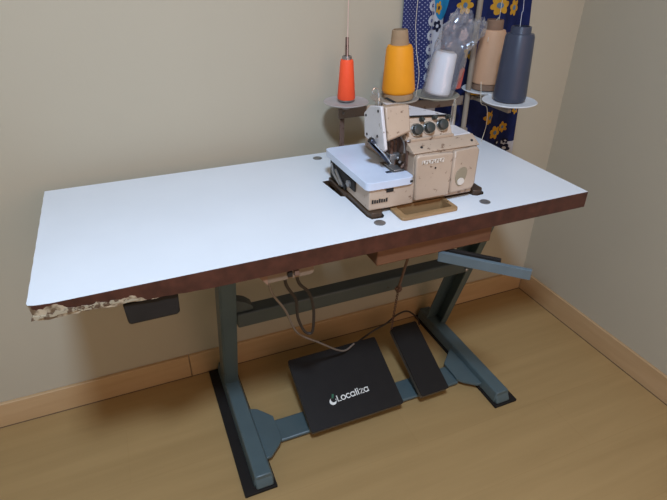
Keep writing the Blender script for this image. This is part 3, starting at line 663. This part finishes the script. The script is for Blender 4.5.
# ------------------------------------------------------------------ thread cones
def cone(loc, core, wind, m_core, m_wind, label, axis=(0, 0, 1), strand=None):
    """core: outer outline of the hollow paper or plastic core; wind: outline of the thread wound on it"""
    rt = thing('thread_cone', loc, label, 'thread cone')
    inner = [(max(.0075, r_-.003), h) for r_, h in core][::-1]
    MB().lathe(core+inner, loc, axis, 48, hollow=True).build('cone_core', m_core, rt)
    def core_r(h):
        for (r0, h0), (r1, h1) in zip(core, core[1:]):
            if h0 <= h <= h1 and h1 > h0: return r0+(r1-r0)*(h-h0)/(h1-h0)
        return core[-1][0]
    lo, hi = wind[0][1], wind[-1][1]
    MB().lathe(wind+[(core_r(hi)-.0006, hi), (core_r(lo)-.0006, lo)], loc, axis, 48, hollow=True).build('thread_winding', m_wind, rt)
    if strand: MB().tube(smoothpath(strand[0]), .0008, 6).build('loose_strand', strand[1], rt)
    return rt
z0 = .8961
cone((-.8615, -.087, z0), [(.0205, 0), (.021, .005), (.0125, .106), (.0125, .112), (.011, .114)], [(.0225, .005), (.0238, .008), (.0172, .100), (.0155, .105), (.0130, .106)], M['steel'], M['t_orange'],
     'slim fluorescent orange thread cone on the leftmost disc', strand=([(-.866, -.100, 1.000), (-.8635, -.0945, 1.06), (-.8615, -.090, 1.14), (-.864, -.10, 1.593)], M['th_pink']))
cone((-.717, -.112, z0), [(.0400, 0), (.0405, .015), (.038, .023), (.0235, .142), (.0205, .170), (.0200, .173), (.0190, .174)], [(.041, .0165), (.0440, .020), (.0446, .026), (.0350, .127), (.031, .136), (.0245, .138)], M['card'], M['t_yellow'],
     'golden yellow thread cone on brown cardboard core, second from the left', axis=Vector((-.045, 0, 1)).normalized(), strand=([(-.676, -.136, .90), (-.672, -.136, .96), (-.672, -.115, 1.012), (-.660, -.085, 1.052), (-.660, -.080, 1.133), (-.65, -.10, 1.593)], M['th_cream']))
wax = Vector((.15, 0, 1)).normalized()
cone((-.606, -.130, z0+.0052), [(.0330, 0), (.0330, .004), (.024, .110), (.022, .113), (.020, .114)], [(.0334, .003), (.0350, .006), (.0350, .010), (.0305, .102), (.029, .109), (.0245, .110)], M['disc_grey'], M['t_white'],
     'white thread cone inside a clear plastic bag, leaning slightly', axis=wax)
cone((-.424, -.107, z0), [(.0405, 0), (.0405, .014), (.038, .018), (.024, .156), (.0232, .182), (.0225, .184), (.0215, .185)], [(.0405, .0165), (.0432, .019), (.0434, .024), (.0345, .151), (.031, .159), (.0250, .160)], M['card_dark'], M['t_tan'],
     'tan brown thread cone on dark cardboard core, behind the slate grey cone', strand=([(-.462, -.135, 1.03), (-.430, -.10, 1.065), (-.409, -.10, 1.085), (-.406, -.10, 1.12), (-.40, -.10, 1.593)], M['th_cream']))
cone((-.446, -.240, z0), [(.0405, 0), (.0410, .004), (.028, .164), (.0255, .170), (.0250, .182), (.0242, .184), (.0230, .1845)], [(.0408, .003), (.0432, .007), (.0434, .012), (.0368, .160), (.0340, .167), (.0265, .168)], M['t_slate'], M['t_slate'],
     'slate grey thread cone on the front right disc, nearest the table edge', strand=([(-.456, -.245, 1.080), (-.449, -.235, 1.11), (-.441, -.225, 1.14), (-.425, -.16, 1.36), (-.42, -.10, 1.593)], M['th_grey']))
tag(MB().tube(smoothpath([(-.4855, -.162, .930), (-.491, -.174, .909), (-.4945, -.182, .893), (-.486, -.178, .873), (-.446, -.155, .853), (-.438, -.155, .803), (-.447, -.155, .7515)]), .0009, 6).build('loose_thread', M['th_cream']),
    'loose tan thread hanging from behind the slate grey cone to the tabletop', 'thread')

# ------------------------------------------------------------------ crinkled clear bag round the white cone
bg_ = thing('plastic_bag', (-.602, -.128, z0), 'crinkled clear plastic bag pulled over the white thread cone', 'bag')
bm_ = MB(); NS, NR = 56, 40
for j in range(NR+1):
    t_ = j/NR; z = .8985+.212*t_
    q = min(1, t_/.52); w = max(0, (t_-.52)/.48)
    cx = -.6055+.15*(z-.9)+.010*q**2+.016*math.sin(w*1.7); cy = -.130-.020*w
    rx = .0435-.004*q+.010*max(0, q-.3)+.020*math.sin(w*PI*.85)-.012*w; ry = .0440-.0075*q-.024*w
    swell = .020*math.sin(min(1, q)*PI*.9)*(1-w)+.016*math.sin(w*PI)
    for k in range(NS):
        an = 2*PI*k/NS; amp = .0010+.016*max(0, t_-.42)
        p = Vector((math.cos(an)*1.5, math.sin(an)*1.5, t_*4))
        nz = noise.noise(p*1.9+Vector((3, 1, 7)))*1.1+abs(noise.noise(p*4.5))*1.1+abs(noise.noise(p*9.0))*.8-.4
        dz = 0
        if t_ > .45: dz = amp*1.6*noise.noise(p*3+Vector((9, 2, 4)))
        if t_ > .85: dz += (t_-.85)*(-.20*max(0, math.cos(an))+.05*math.cos(an*3))
        bm_.v.append(Vector((cx+rx*math.cos(an)+amp*nz*math.cos(an), cy+ry*math.sin(an)+amp*nz*math.sin(an), z+dz)))
        if math.cos(an) > 0: bm_.v[-1].x += swell*math.cos(an)**2
for j in range(NR):
    for k in range(NS):
        bm_.f.append([j*NS+k, j*NS+(k+1) % NS, (j+1)*NS+(k+1) % NS, (j+1)*NS+k]); bm_.m.append(0)
bm_.build('film', M['film'], bg_, smooth=True, angle=22)
lb = MB()
lq = lambda u, v, w: (-.5565+.026*u+.15*(v*.052), -.146+.014*u+w, .912+.052*v+.003*math.sin(u*5))
lb.prism([(0, 0), (.5, -.03), (1, .02), (1.02, .5), (.97, 1), (.45, 1.03), (.02, .97)], 0, .0006, lq)
lb.build('paper_label', M['label_red'], bg_)['label'] = 'red paper label'
